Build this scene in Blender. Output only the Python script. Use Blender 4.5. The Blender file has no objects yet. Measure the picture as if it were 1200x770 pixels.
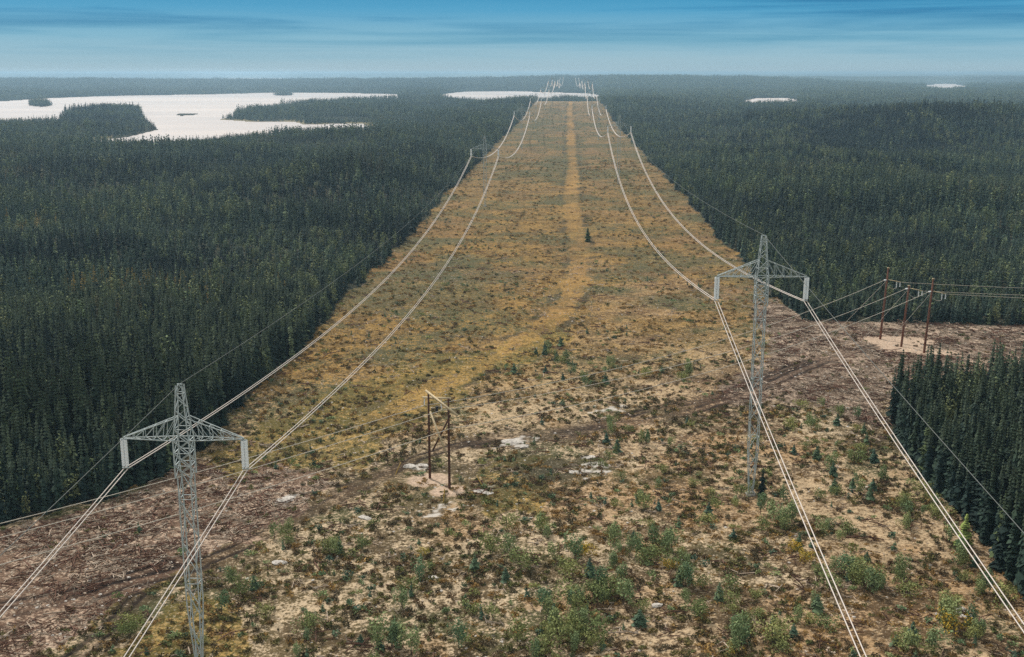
import bpy, bmesh, math, random
import numpy as np
from mathutils import Vector

random.seed(7)
rng = np.random.default_rng(11)
R = math.radians
S = bpy.context.scene
C = S.collection

# ------------------------------------------------------------------ camera, world, sun, exposure
CAM_H, PITCH, YAW, F = 67.0, R(13.12), R(2.71), 1287.0     # F in pixels of a 1200 wide frame
cd = bpy.data.cameras.new('camera'); cam = bpy.data.objects.new('camera', cd); C.objects.link(cam)
cd.sensor_width = 36; cd.lens = F / 1200 * 36; cd.clip_start = 1; cd.clip_end = 120000
cam.location = (0, 0, CAM_H); cam.rotation_euler = (R(90) - PITCH, 0, YAW)
S.camera = cam

SUN_EL, SUN_AZ = R(48), R(-38)        # azimuth measured from +Y (down the corridor), negative = left
W = bpy.data.worlds.new('World'); S.world = W; W.use_nodes = True
nt = W.node_tree; N = nt.nodes; L = nt.links
for n in list(N): N.remove(n)
out = N.new('ShaderNodeOutputWorld')
sky = N.new('ShaderNodeTexSky'); sky.sky_type = 'NISHITA'; sky.sun_disc = False
sky.sun_elevation = SUN_EL; sky.sun_rotation = SUN_AZ
bg1 = N.new('ShaderNodeBackground'); bg1.inputs[1].default_value = 0.05; L.new(sky.outputs[0], bg1.inputs[0])
tc = N.new('ShaderNodeTexCoord'); sep = N.new('ShaderNodeSeparateXYZ'); L.new(tc.outputs['Generated'], sep.inputs[0])
mp = N.new('ShaderNodeMapping'); mp.inputs['Scale'].default_value = (2.4, 2.4, 62.0); L.new(tc.outputs['Generated'], mp.inputs[0])
cn = N.new('ShaderNodeTexNoise'); cn.inputs['Scale'].default_value = 1.0; cn.inputs['Detail'].default_value = 7; cn.inputs['Roughness'].default_value = .58
cn.inputs['Distortion'].default_value = .35
L.new(mp.outputs[0], cn.inputs[0])
def lin(c):
    return tuple(((x / 255) / 12.92 if x / 255 <= .04045 else ((x / 255 + .055) / 1.055) ** 2.4) for x in c)
ramp = N.new('ShaderNodeValToRGB'); cr = ramp.color_ramp
mr = N.new('ShaderNodeMapRange'); mr.inputs[1].default_value = 0; mr.inputs[2].default_value = .5; L.new(sep.outputs[2], mr.inputs[0])
# wobble of the bands with the cloud noise
wob = N.new('ShaderNodeMath'); wob.operation = 'MULTIPLY_ADD'; wob.inputs[1].default_value = .030; wob.inputs[2].default_value = -.015
L.new(cn.outputs[0], wob.inputs[0])
addw = N.new('ShaderNodeMath'); addw.operation = 'ADD'; L.new(mr.outputs[0], addw.inputs[0]); L.new(wob.outputs[0], addw.inputs[1])
L.new(addw.outputs[0], ramp.inputs[0])
stops = [(0.0, (158, 184, 196)), (.025, (146, 182, 198)), (.06, (118, 172, 196)), (.105, (68, 150, 190)), (.135, (42, 136, 180)), (.16, (120, 168, 196)), (.23, (206, 208, 208)), (.6, (226, 222, 216))]
cr.elements[0].position = stops[0][0]; cr.elements[0].color = lin(stops[0][1]) + (1,)
cr.elements[1].position = stops[1][0]; cr.elements[1].color = lin(stops[1][1]) + (1,)
for p, c in stops[2:]:
    e = cr.elements.new(p); e.color = lin(c) + (1,)
# darker streaks of cloud
st = N.new('ShaderNodeMapRange'); st.inputs[1].default_value = .46; st.inputs[2].default_value = .64; st.inputs[3].default_value = 1.06; st.inputs[4].default_value = .50
L.new(cn.outputs[0], st.inputs[0])
hi = N.new('ShaderNodeMapRange'); hi.inputs[1].default_value = .006; hi.inputs[2].default_value = .05; L.new(sep.outputs[2], hi.inputs[0])
mixs = N.new('ShaderNodeMix'); mixs.data_type = 'FLOAT'; mixs.inputs[2].default_value = 1; L.new(hi.outputs[0], mixs.inputs[0]); L.new(st.outputs[0], mixs.inputs[3])
mul = N.new('ShaderNodeMix'); mul.data_type = 'RGBA'; mul.blend_type = 'MULTIPLY'; mul.inputs[0].default_value = 1
cst = N.new('ShaderNodeCombineColor')
g1 = N.new('ShaderNodeMath'); g1.operation = 'POWER'; g1.inputs[1].default_value = 1.5; L.new(mixs.outputs[0], g1.inputs[0])
g2 = N.new('ShaderNodeMath'); g2.operation = 'POWER'; g2.inputs[1].default_value = .7; L.new(mixs.outputs[0], g2.inputs[0])
g3 = N.new('ShaderNodeMath'); g3.operation = 'POWER'; g3.inputs[1].default_value = .45; L.new(mixs.outputs[0], g3.inputs[0])
L.new(g1.outputs[0], cst.inputs[0]); L.new(g2.outputs[0], cst.inputs[1]); L.new(g3.outputs[0], cst.inputs[2])
L.new(ramp.outputs[0], mul.inputs[6]); L.new(cst.outputs[0], mul.inputs[7])
bg2 = N.new('ShaderNodeBackground'); bg2.inputs[1].default_value = 1.0; L.new(mul.outputs[2], bg2.inputs[0])
mixw = N.new('ShaderNodeMixShader'); mixw.inputs[0].default_value = .93
L.new(bg1.outputs[0], mixw.inputs[1]); L.new(bg2.outputs[0], mixw.inputs[2]); L.new(mixw.outputs[0], out.inputs[0])

sl = bpy.data.lights.new('sun', 'SUN'); sun = bpy.data.objects.new('sun', sl); C.objects.link(sun)
sl.energy = 3.0; sl.angle = R(3); sl.color = (1, .955, .90)
sd = Vector((math.sin(SUN_AZ) * math.cos(SUN_EL), math.cos(SUN_AZ) * math.cos(SUN_EL), math.sin(SUN_EL)))
sun.rotation_euler = sd.to_track_quat('Z', 'Y').to_euler()
S.view_settings.view_transform = 'Standard'; S.view_settings.look = 'None'
S.view_settings.gamma = 1; S.view_settings.exposure = 0.17
S.cycles.max_bounces = 5; S.cycles.diffuse_bounces = 2; S.cycles.glossy_bounces = 2; S.cycles.volume_bounces = 2
S.cycles.use_denoising = False
S.cycles.sample_clamp_indirect = 1.0; S.cycles.sample_clamp_direct = 4.0
S.cycles.transparent_max_bounces = 6
HAZE_D = 1.2e-4

# ------------------------------------------------------------------ helpers
def pxray(px, py):
    u = (np.asarray(px, float) - 600) / F; v = (np.asarray(py, float) - 385) / F
    fw = math.cos(PITCH) - v * math.sin(PITCH); dn = math.sin(PITCH) + v * math.cos(PITCH)
    return u * math.cos(YAW) - fw * math.sin(YAW), fw * math.cos(YAW) + u * math.sin(YAW), -dn
def px2g(px, py, z=0.0):
    x, y, d = pxray(px, py); t = (CAM_H - z) / -d
    return x * t, y * t
def g2px(x, y, z=0.0):
    xc = x * math.cos(YAW) + y * math.sin(YAW); yf = y * math.cos(YAW) - x * math.sin(YAW)
    dn = CAM_H - z
    dep = yf * math.cos(PITCH) + dn * math.sin(PITCH); v = dn * math.cos(PITCH) - yf * math.sin(PITCH)
    dep = np.maximum(dep, .1)
    return 600 + F * xc / dep, 385 + F * v / dep
def hsh(i, j, s):
    n = (i.astype(np.int64) * 374761393 + j.astype(np.int64) * 668265263 + s * 1442695041) & 0x7fffffff
    n = ((n ^ (n >> 13)) * 1274126177) & 0x7fffffff
    return ((n ^ (n >> 16)) & 0xffff) / 65535.0
def vnoise(x, y, s=0):
    i = np.floor(x); j = np.floor(y); fx = x - i; fy = y - j
    fx = fx * fx * (3 - 2 * fx); fy = fy * fy * (3 - 2 * fy)
    a = hsh(i, j, s); b = hsh(i + 1, j, s); c = hsh(i, j + 1, s); d = hsh(i + 1, j + 1, s)
    return a + (b - a) * fx + (c - a) * fy + (a - b - c + d) * fx * fy
def fbm(x, y, s=0, o=4, g=.5):
    r = 0; a = 1; t = 0
    for k in range(o):
        r = r + a * vnoise(x * 2 ** k + 17.3 * k, y * 2 ** k - 9.1 * k, s + k); t += a; a *= g
    return r / t
def sm(a, b, x):
    t = np.clip((x - a) / (b - a), 0, 1); return t * t * (3 - 2 * t)
def inpoly(px, py, poly):
    px = np.asarray(px, float); py = np.asarray(py, float); r = np.zeros(px.shape, bool); n = len(poly)
    for k in range(n):
        x1, y1 = poly[k]; x2, y2 = poly[(k + 1) % n]
        if y1 == y2: continue
        r ^= ((y1 > py) != (y2 > py)) & (px < (x2 - x1) * (py - y1) / (y2 - y1) + x1)
    return r
def linedist(x, y, pts):
    d = np.full(np.shape(x), 1e9)
    for (x1, y1), (x2, y2) in zip(pts[:-1], pts[1:]):
        dx, dy = x2 - x1, y2 - y1; t = np.clip(((x - x1) * dx + (y - y1) * dy) / (dx * dx + dy * dy + 1e-9), 0, 1)
        d = np.minimum(d, np.hypot(x - x1 - t * dx, y - y1 - t * dy))
    return d
def world_poly(pp): return [tuple(float(c) for c in px2g(a, b)) for a, b in pp]

# ------------------------------------------------------------------ the land
WATER_Z = -2.2
def lakeW(pp): return [tuple(float(c) for c in px2g(a, b, WATER_Z)) for a, b in pp]
LAKES = [lakeW(p) for p in [
    [(-260, 124), (-80, 120), (0, 119), (60, 115), (130, 112.5), (230, 111), (330, 108.5), (395, 109), (466, 110.5), (466, 118), (400, 120), (345, 123), (292, 128),
     (272, 137), (258, 140), (300, 143), (345, 142.5), (357, 146), (425, 144.5), (442, 152), (385, 158.5), (335, 162), (260, 162.5), (200, 168), (150, 170), (105, 169), (112, 164),
     (150, 160.5), (184, 152), (179, 147), (170, 140), (163, 128), (120, 127), (76, 133), (70, 142), (0, 144.5), (-150, 150), (-260, 155)],
    [(520, 110), (545, 107.5), (600, 107), (650, 108.5), (690, 109.5), (705, 112), (700, 117), (640, 118.5), (600, 120), (560, 119.5), (524, 117), (514, 113)],
    [(200, 94), (255, 91.6), (300, 91.2), (348, 92), (335, 95.2), (250, 96)],
    [(868, 119), (885, 115), (925, 115), (944, 119), (930, 124.5), (885, 125)],
    [(1084, 100), (1100, 98), (1120, 98.6), (1134, 101), (1130, 104), (1112, 106.5), (1094, 105.5), (1086, 103.5)],
    [(382, 91.6), (402, 91.2), (403, 92.4), (384, 92.8)],
    [(30, 93.5), (50, 93.0), (52, 94.2), (32, 94.8)],
]]
ISLANDS = [lakeW(p) for p in [[(33, 123.5), (46, 120.5), (62, 123.8), (48, 125.6)], [(204, 134.5), (215, 132.9), (233, 133.3), (232, 134.6), (212, 136)],
                              [(320, 111.5), (333, 109.8), (345, 111.4), (332, 112.6)]]]
CL, CR_ = -66.0, 62.0
def corridor_c(y): return 6.0 * sm(700, 2600, y) ** 1
def terrain(x, y):
    x = np.asarray(x, float); y = np.asarray(y, float)
    d = np.hypot(x, y)
    h = 15 * (fbm(x / 230, y / 150, 3, 3) - .5) * sm(230, 700, d) * (1 - .5 * sm(1500, 3000, d))
    inc = 1 - sm(60, 130, np.abs(x)); h = h * (1 - .72 * inc)
    h = h + 1.3 * (fbm(x / 45, y / 38, 5, 3) - .5)
    # ridge the corridor climbs
    rid = 9 * sm(1500, 2200, y) * (1 - sm(2260, 2700, y)) * sm(-200, -90, x) * (1 - sm(150, 330, x))
    h = h + rid
    # hill right of the corridor
    h = h + 27 * np.exp(-((x - 385) / 165) ** 2 - (np.where(y > 1190, (y - 1190) / 330, (y - 1190) / 150)) ** 2)
    for bx, by, rx, ry, bh in ((-140, 590, 60, 38, 9), (-100, 720, 55, 45, 7), (-190, 400, 75, 26, 7), (-290, 640, 90, 50, 8), (-420, 800, 130, 60, 4), (230, 560, 90, 45, 7), (190, 780, 80, 45, 8), (520, 860, 120, 60, 9), (-95, 1280, 60, 70, 9)):
        h = h + bh * np.exp(-((x - bx) / rx) ** 2 - (np.where(y > by, (y - by) / (2.2 * ry), (y - by) / ry)) ** 2) * sm(66, 90, np.abs(x))
    h = -1.5 + np.logaddexp(0, (h + 1.5) * 2.0) / 2.0
    h = h + 9 * np.exp(-((x + 95) / 60) ** 2 - ((y - 800) / 90) ** 2) * 0
    h = h - 2.6 * np.exp(-((x + 42) ** 2 + (y - 108) ** 2) / 38 ** 2)
    # headland in the lake
    h = h + 5 * np.exp(-((x + 520) / 110) ** 2 - ((y - 1330) / 90) ** 2)
    # far hills
    far = sm(4200, 6500, d) * .9
    h = h + far * (78 * fbm(x / 5200, y / 2600, 21, 4) - 14)
    h = h + 30 * sm(9000, 30000, d) * fbm(x / 9000, y / 6000, 31, 3) 
    h = h + sm(4300, 5600, y) * (1 - sm(6000, 8500, y)) * 20 * np.exp(-((x - 350) / 900) ** 2)
    dm = np.zeros(x.shape, bool)
    for k, P in enumerate(LAKES):
        dm |= inpoly(x, y, P)
    near_l = np.full(x.shape, 1e9)
    for P in LAKES: near_l = np.minimum(near_l, linedist(x, y, P + [P[0]]))
    isl = np.zeros(x.shape, bool)
    for P in ISLANDS: isl |= inpoly(x, y, P)
    shore = sm(0, 1, near_l / (90 + .35 * np.maximum(0, d - 4000)))
    h = np.where(dm, WATER_Z - np.minimum(3, near_l * .05) - .5, WATER_Z + .8 + (h - WATER_Z - .8) * (shore * .92 + .08))
    h = np.where(isl, WATER_Z + 1.2, h)
    return h, dm & ~isl, near_l

CLEAR_L = [(262, 503), (240, 522), (215, 542), (170, 566), (120, 588), (60, 603), (0, 616), (-120, 640), (-400, 690), (-400, 2000), (600, 2000), (600, 300), (462, 302)]
CLEAR_R = [(845, 300), (866, 322), (905, 345), (960, 357), (1040, 361), (1120, 361), (1200, 363), (1330, 366), (1700, 372), (1700, 2000), (600, 2000), (600, 300)]
STAND = [(1046, 486), (1038, 498), (1046, 515), (1072, 548), (1104, 585), (1138, 618), (1160, 650), (1192, 690), (1300, 790), (1400, 900), (1700, 900), (1700, 486), (1400, 480), (1200, 466), (1130, 468), (1085, 472)]
def is_forest(x, y, dm=None):
    px, py = g2px(x, y)
    c = corridor_c(y)
    wob = 3.5 * (fbm(x / 14, y / 14, 41, 3) - .5) * 2
    edge = (x > CL + c + wob - .0 * y) & (x < CR_ + c + wob + 4 * sm(200, 500, y))
    wx = px + 16 * (fbm(x / 8, y / 8, 42, 3) - .5) * 1.5; wy = py + 14 * (fbm(x / 8, y / 8, 43, 3) - .5) * 1.5
    nearc = (y < 420) & (inpoly(wx, wy, CLEAR_L) | inpoly(wx, wy, CLEAR_R)) & ~((x > CR_ + c + wob + 4) & (y > 300))
    nearc &= (y < 420)
    f = ~((edge & (y < 2560)) | nearc)
    f |= inpoly(wx, wy, STAND) & (y < 400)
    f |= (y < 60) & (x > 70)
    return f

TRAIL = world_poly([(668, 118), (668, 132), (669, 160), (671, 190), (671, 215), (669, 240), (675, 270), (680, 300), (678, 325), (668, 350), (650, 372), (622, 392), (580, 415), (540, 440), (500, 462), (440, 492), (380, 522)])
TRACKS = [world_poly(p) for p in [
    [(-60, 735), (0, 722), (60, 704), (115, 684), (150, 672), (190, 664), (235, 652), (280, 634), (335, 608), (380, 588), (440, 560), (490, 535), (540, 520), (590, 512), (640, 506), (700, 500), (760, 493), (820, 480), (868, 466), (910, 447), (960, 425), (1000, 412), (1045, 402)],
    [(-60, 715), (0, 703), (70, 688), (140, 668), (200, 652)],
    [(60, 770), (110, 735), (150, 700), (165, 685)],
    [(560, 522), (640, 513), (720, 506)],
    [(395, 572), (430, 558), (470, 545)],
    [(700, 497), (770, 478), (830, 470), (900, 440), (960, 418)]]]
SLASH = [[(-300, 690), (0, 620), (60, 606), (120, 592), (180, 566), (240, 536), (262, 560), (330, 548), (392, 560), (350, 590), (290, 626), (200, 662), (120, 712), (40, 760), (-300, 860)],
         [(880, 352), (1000, 360), (1200, 363), (1700, 372), (1700, 470), (1200, 448), (1120, 452), (1050, 470), (1032, 500), (1010, 498), (960, 478), (900, 470), (880, 474), (840, 472), (850, 455), (880, 440), (905, 410), (890, 372)]]
GRASSY = [[(200, 560), (330, 490), (420, 440), (600, 400), (660, 370), (660, 400), (560, 450), (480, 500), (420, 540), (300, 560)],
          [(60, 715), (120, 690), (190, 655), (250, 625), (260, 640), (190, 680), (110, 725)],
          [(60, 800), (230, 680), (270, 690), (320, 800)],
          [(560, 545), (640, 535), (640, 600), (560, 600)]]
WHITE = [world_poly(p) for p in [[(572, 521), (610, 511), (632, 515), (600, 524)], [(680, 548), (700, 534), (712, 552), (690, 560)], [(320, 590), (340, 577), (352, 578), (335, 592)],
                                 [(475, 545), (490, 541), (505, 546), (480, 549)], [(690, 485), (725, 472), (735, 480), (700, 492)], [(480, 600), (530, 588), (545, 594), (500, 606)],
                                 [(560, 574), (580, 571), (583, 577), (565, 579)]]]
MOUND = [px2g(504, 561), px2g(527, 574), px2g(1033, 399), px2g(1058, 408), px2g(1088, 413), px2g(1060, 400)]
MOUND_R = [(4.0, 3.2), (3.6, 2.8), (6, 4.5), (7, 5), (8, 4), (8, 6)]

def near_color(x, y):
    """two base colours per point (light ground, low vegetation) and the share of vegetation"""
    px, py = g2px(x, y)
    n1 = fbm(x / 30, y / 24, 51, 4); n2 = fbm(x / 11, y / 9, 61, 4); n3 = fbm(x / 3.5, y / 3, 71, 3)
    A = np.empty(x.shape + (3,)); B = np.empty(x.shape + (3,))
    def put(dst, w, c):
        w = w[..., None]; dst[...] = dst * (1 - w) + np.array(lin(c)) * w
    A[...] = lin((192, 170, 140)); B[...] = lin((100, 86, 60)); V = np.full(x.shape, .50)
    # gold open corridor
    gold = sm(560, 400, py + 60 * (n1 - .5) + (px - 450) * .16)
    put(A, gold, (154, 121, 66)); put(B, gold, (96, 77, 44)); V += .02 * gold
    far = sm(270, 170, py); put(A, far, (148, 118, 74)); put(B, far, (92, 78, 52))
    sandyR = sm(.45, .62, n1) * (1 - far) * sm(200, 330, py) * sm(620, 760, px)
    put(A, sandyR * .55, (174, 146, 110)); put(B, sandyR * .4, (112, 82, 60))
    gr = sm(.50, .66, fbm(x / 19, y / 16, 81, 4)); put(B, gr * .75, (80, 82, 54)); V += .05 * gr
    oran = sm(.54, .66, fbm(x / 15, y / 12, 91, 4)) * sm(430, 520, py); put(A, oran * .5, (162, 124, 82)); put(B, oran * .5, (108, 82, 54))
    brn = sm(.50, .62, fbm(x / 8, y / 7, 95, 4)) * (1 - gold * .6); V += .08 * brn; put(B, brn * .5, (84, 68, 52))
    V += .10 * (n2 - .5) * 2
    gf = sm(.50, .62, fbm(x / 34, y / 40, 83, 4)) * sm(420, 330, py) * sm(118, 150, py); put(A, gf * .6, (126, 112, 72)); put(B, gf * .7, (78, 78, 52)); V += .08 * gf
    rf = sm(.52, .64, fbm(x / 28, y / 34, 84, 4)) * sm(420, 330, py); put(A, rf * .5, (140, 106, 74))
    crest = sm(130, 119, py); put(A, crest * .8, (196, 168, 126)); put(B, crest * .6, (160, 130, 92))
    wx = px + 22 * (n2 - .5) * 2; wy = py + 12 * (n3 - .5) * 2 + 8 * (n2 - .5)
    for P in GRASSY:
        m = inpoly(wx, wy, P) * .8; put(A, m, (160, 130, 68)); put(B, m, (98, 88, 46)); V = V + .05 * m
    for k, P in enumerate(SLASH):
        m = inpoly(wx, wy, P) * 1.0
        put(A, m, (176, 154, 134) if k else (190, 166, 144)); put(B, m, (100, 84, 70) if k else (112, 90, 74)); V = V * (1 - m) + m * (.56 + .3 * (n2 - .5))
    tw = 3.5 + 1.6 * (n2 - .5) + .6 * sm(400, 1200, y)
    td = linedist(x, y, TRAIL) + (n3 - .5) * 4.5 + (n1 - .5) * 4
    t = 1 - sm(tw * .75, tw * 1.15, td)
    tt = t * sm(560, 440, py) * (.45 + .3 * sm(300, 220, py)) * (.45 + .55 * sm(.35, .6, fbm(x / 25, y / 60, 133, 3)))
    put(A, tt, (170, 132, 74)); put(B, tt, (134, 102, 58)); V = V - .12 * tt
    db = sm(tw * 1.0, tw * 1.25, td) * (1 - sm(tw * 1.35, tw * 1.9, td)) * sm(.45, .6, n2) * sm(560, 440, py)
    V = V + .3 * db; put(B, db * .7, (74, 66, 48))
    T = np.zeros(x.shape)
    for k, P in enumerate(TRACKS):
        dd = linedist(x + (n2 - .5) * 2.2, y + (n3 - .5) * 1.2, P)
        s = [1.15, .9, .8, .9, .7, .8][k]
        ruts = np.exp(-((dd - s) / .50) ** 2)
        T = np.maximum(T, ruts * (.45 + .65 * sm(.38, .6, n2)))
        m = np.exp(-(dd / 2.2) ** 2) * .4
        put(A, m, (150, 120, 96)); put(B, m, (86, 64, 52)); V = V + .12 * m
    mud = np.exp(-(linedist(x, y, world_poly([(540, 523), (590, 517), (650, 507), (700, 500)])) / 3.4) ** 2) * sm(.35, .55, n3)
    T = np.maximum(T, mud * .8)
    mx = np.exp(-((px - 625) / 55) ** 2 - ((py - 555) / 22) ** 2); put(B, mx * .8, (66, 62, 50)); V += .25 * mx * sm(.35, .6, n3)
    pd = np.exp(-((px - 508) / 65) ** 2 - ((py - 574) / 20) ** 2) * .9; put(A, pd, (140, 118, 88)); put(B, pd, (84, 78, 52)); V = V + .15 * pd
    T = np.clip(T, 0, 1)
    Wt = np.zeros(x.shape)
    for P in WHITE:
        Wt = np.maximum(Wt, inpoly(x + (n3 - .5) * 5, y + (n2 - .5) * 5, P) * sm(.44, .62, fbm(x / 1.4, y / 1.2, 99, 3)))
    for (mxx, myy), (rx, ry) in zip(MOUND, MOUND_R):
        q = np.hypot((x - mxx) / rx, (y - myy) / ry) + (n3 - .5) * .5
        m = 1 - sm(.75, 1.05, q); put(A, m, (184, 160, 138)); put(B, m, (166, 142, 120)); V = V * (1 - m) + .3 * m; T = T * (1 - m)
    return A, B, np.clip(V, 0, 1), T, Wt

# one sheet, finer towards the view, out to the horizon
angs = [math.atan(CAM_H / 20), math.atan(CAM_H / 60)]
pys = np.concatenate([np.arange(815, 84.9 + 12, -1.0), np.arange(96.5, 87.2, -.35)])
vv = (pys - 385) / F; ang = PITCH + np.arctan(vv)
rowsY = np.concatenate([[-400, -60, 10, 40, 70, 95], CAM_H / np.tan(ang), [37000, 48000, 62000, 90000]])
rowsY = np.sort(np.unique(rowsY)); NR = len(rowsY)
NC = 760
tcol = np.linspace(-1, 1, NC); tcol = np.sign(tcol) * (0.82 * np.abs(tcol) + .18 * np.abs(tcol) ** 4)
ext = (0.72 * np.maximum(rowsY, 0) + 70)
X = tcol[None, :] * ext[:, None]; Y = np.repeat(rowsY[:, None], NC, 1)
X[:, 0] = -np.maximum(3 * ext, 4000); X[:, -1] = np.maximum(3 * ext, 4000)
Hh, DM, NL = terrain(X, Y)
mic = (fbm(X / 1.7, Y / 1.7, 7, 3, .6) - .5) * .55 * sm(700, 250, Y) * (Y > 60)
FR = is_forest(X, Y)
colA, colB, VEG, TRK, WHT = near_color(X, Y)
Hh = Hh + mic * (1 - TRK) - .12 * TRK
D = np.hypot(X, Y)
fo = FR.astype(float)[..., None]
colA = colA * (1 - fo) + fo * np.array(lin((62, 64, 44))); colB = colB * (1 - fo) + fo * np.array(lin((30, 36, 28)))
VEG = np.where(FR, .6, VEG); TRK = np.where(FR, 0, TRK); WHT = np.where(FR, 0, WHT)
# far land: wooded, with paler bogs
fl = sm(3000, 5200, D)[..., None]
bog = sm(.56, .66, fbm(X / 1500, Y / 2600, 77, 5))[..., None]
tfar = sm(.35, .65, fbm(X / 900, Y / 2200, 78, 5))[..., None]
cf = np.array(lin((34, 48, 40))) * (1 - tfar) + np.array(lin((66, 80, 60))) * tfar
cf = cf * (1 - bog * .8) + np.array(lin((122, 128, 100))) * bog * .8
mm = fl * fo
colA = colA * (1 - mm) + cf * 1.2 * mm; colB = colB * (1 - mm) + cf * .75 * mm
# pale shore sand
PX, PY = g2px(X, Y)
shr = ((NL < 14) & FR & (PX > 255) & (PX < 445) & (PY > 138) & (PY < 162)) | ((NL < 16) & (PX > 60) & (PX < 130) & (PY > 155) & (PY < 172))
sh3 = shr[..., None] * .8
colA = colA * (1 - sh3) + sh3 * np.array(lin((176, 152, 120))); colB = colB * (1 - sh3) + sh3 * np.array(lin((120, 112, 76)))

def grid_mesh(name, X, Y, Z):
    nr, nc = X.shape
    v = np.stack([X, Y, Z], -1).reshape(-1, 3).astype(np.float32)
    idx = np.arange(nr * nc).reshape(nr, nc)
    q = np.stack([idx[:-1, :-1], idx[:-1, 1:], idx[1:, 1:], idx[1:, :-1]], -1).reshape(-1, 4).astype(np.int32)
    return fast_mesh(name, v, q)
def fast_mesh(name, v, q, smooth=False):
    me = bpy.data.meshes.new(name); k = q.shape[1]
    me.vertices.add(len(v)); me.vertices.foreach_set('co', np.ascontiguousarray(v, np.float32).ravel())
    me.loops.add(q.size); me.loops.foreach_set('vertex_index', np.ascontiguousarray(q, np.int32).ravel())
    me.polygons.add(len(q)); me.polygons.foreach_set('loop_start', np.arange(0, q.size, k, dtype=np.int32))
    me.polygons.foreach_set('loop_total', np.full(len(q), k, np.int32))
    if smooth: me.polygons.foreach_set('use_smooth', np.ones(len(q), bool))
    me.update(calc_edges=True); return me
def link(name, me, mat=None, parent=None, **props):
    o = bpy.data.objects.new(name, me); C.objects.link(o)
    if mat and me and not me.materials: me.materials.append(mat)
    if parent: o.parent = parent
    for k, v in props.items(): o[k] = v
    return o

def newmat(name):
    m = bpy.data.materials.new(name); m.use_nodes = True
    nt = m.node_tree; b = nt.nodes['Principled BSDF']; b.inputs['Specular IOR Level'].default_value = .2
    return m, nt, b
def noise(nt, vec, scale, detail=4, rough=.55):
    n = nt.nodes.new('ShaderNodeTexNoise'); n.inputs['Scale'].default_value = scale; n.inputs['Detail'].default_value = detail
    n.inputs['Roughness'].default_value = rough
    if vec is not None: nt.links.new(vec, n.inputs['Vector'])
    return n.outputs[0]
def mrange(nt, v, a, b, c=0, d=1):
    n = nt.nodes.new('ShaderNodeMapRange'); nt.links.new(v, n.inputs[0])
    for i, q in enumerate((a, b, c, d)): n.inputs[i + 1].default_value = q
    return n.outputs[0]
def math_(nt, op, a, b):
    n = nt.nodes.new('ShaderNodeMath'); n.operation = op
    for i, q in enumerate((a, b)):
        if isinstance(q, (int, float)): n.inputs[i].default_value = q
        else: nt.links.new(q, n.inputs[i])
    return n.outputs[0]
def mixc(nt, f, a, b, blend='MIX'):
    n = nt.nodes.new('ShaderNodeMix'); n.data_type = 'RGBA'; n.blend_type = blend
    for i, q in ((0, f), (6, a), (7, b)):
        if isinstance(q, (int, float)): n.inputs[i].default_value = q
        elif isinstance(q, tuple): n.inputs[i].default_value = q + (1,)
        else: nt.links.new(q, n.inputs[i])
    return n.outputs[2]

gm, nt, b = newmat('ground')
geo = nt.nodes.new('ShaderNodeNewGeometry'); pos = geo.outputs['Position']
def attr(nt, n):
    a = nt.nodes.new('ShaderNodeAttribute'); a.attribute_name = n; return a
aA, aB, aM = attr(nt, 'light_ground'), attr(nt, 'low_plants'), attr(nt, 'cover')
sp = nt.nodes.new('ShaderNodeSeparateColor'); nt.links.new(aM.outputs['Color'], sp.inputs[0])
nA = noise(nt, pos, .55, 6, .68); nB = noise(nt, pos, 2.3, 4, .6); nC = noise(nt, pos, .11, 5, .6); nF = noise(nt, pos, .012, 7, .7)
s = math_(nt, 'ADD', nA, math_(nt, 'MULTIPLY', math_(nt, 'SUBTRACT', nB, .5), 1.1))
s = math_(nt, 'ADD', s, math_(nt, 'MULTIPLY', math_(nt, 'SUBTRACT', nC, .5), .5))
thr = math_(nt, 'SUBTRACT', 1.0, sp.outputs[0])
f = mrange(nt, math_(nt, 'SUBTRACT', s, thr), -.085, .085)
col = mixc(nt, f, aA.outputs['Color'], aB.outputs['Color'])
spk = mrange(nt, noise(nt, pos, 1.6, 4, .75), .32, .70, .62, 1.38)
spn = nt.nodes.new('ShaderNodeCombineColor'); [nt.links.new(spk, spn.inputs[i]) for i in range(3)]
col = mixc(nt, 1.0, col, spn.outputs[0], 'MULTIPLY')
col = mixc(nt, mrange(nt, noise(nt, pos, 2.6, 2, .5), .60, .70, 0, .6), col, lin((192, 176, 152)))
col = mixc(nt, math_(nt, 'MULTIPLY', sp.outputs[1], .95), col, lin((42, 34, 30)))
col = mixc(nt, math_(nt, 'MULTIPLY', sp.outputs[2], .85), col, lin((202, 194, 184)))
nt.links.new(col, b.inputs['Base Color']); b.inputs['Roughness'].default_value = .95; b.inputs['Specular IOR Level'].default_value = .08
bp = nt.nodes.new('ShaderNodeBump'); bp.inputs['Distance'].default_value = .5; bp.inputs['Strength'].default_value = .55
nt.links.new(s, bp.inputs['Height']); nt.links.new(bp.outputs[0], b.inputs['Normal'])

gme = grid_mesh('ground', X, Y, Hh)
def setcol(me, name, arr):
    a = me.color_attributes.new(name, 'FLOAT_COLOR', 'POINT')
    c = np.ones((arr.reshape(-1, 3).shape[0], 4), np.float32); c[:, :3] = arr.reshape(-1, 3)
    a.data.foreach_set('color', c.ravel())
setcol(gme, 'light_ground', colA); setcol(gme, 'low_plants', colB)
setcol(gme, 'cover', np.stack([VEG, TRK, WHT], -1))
gme.polygons.foreach_set('use_smooth', np.ones(len(gme.polygons), bool))
link('ground', gme, gm, kind='structure')

# fast height lookup
def ground_z(x, y):
    h, dm, nl = terrain(x, y)
    x = np.asarray(x, float); y = np.asarray(y, float)
    return h + (fbm(x / 1.7, y / 1.7, 7, 3, .6) - .5) * .55 * sm(700, 250, y) * (y > 60)

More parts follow.
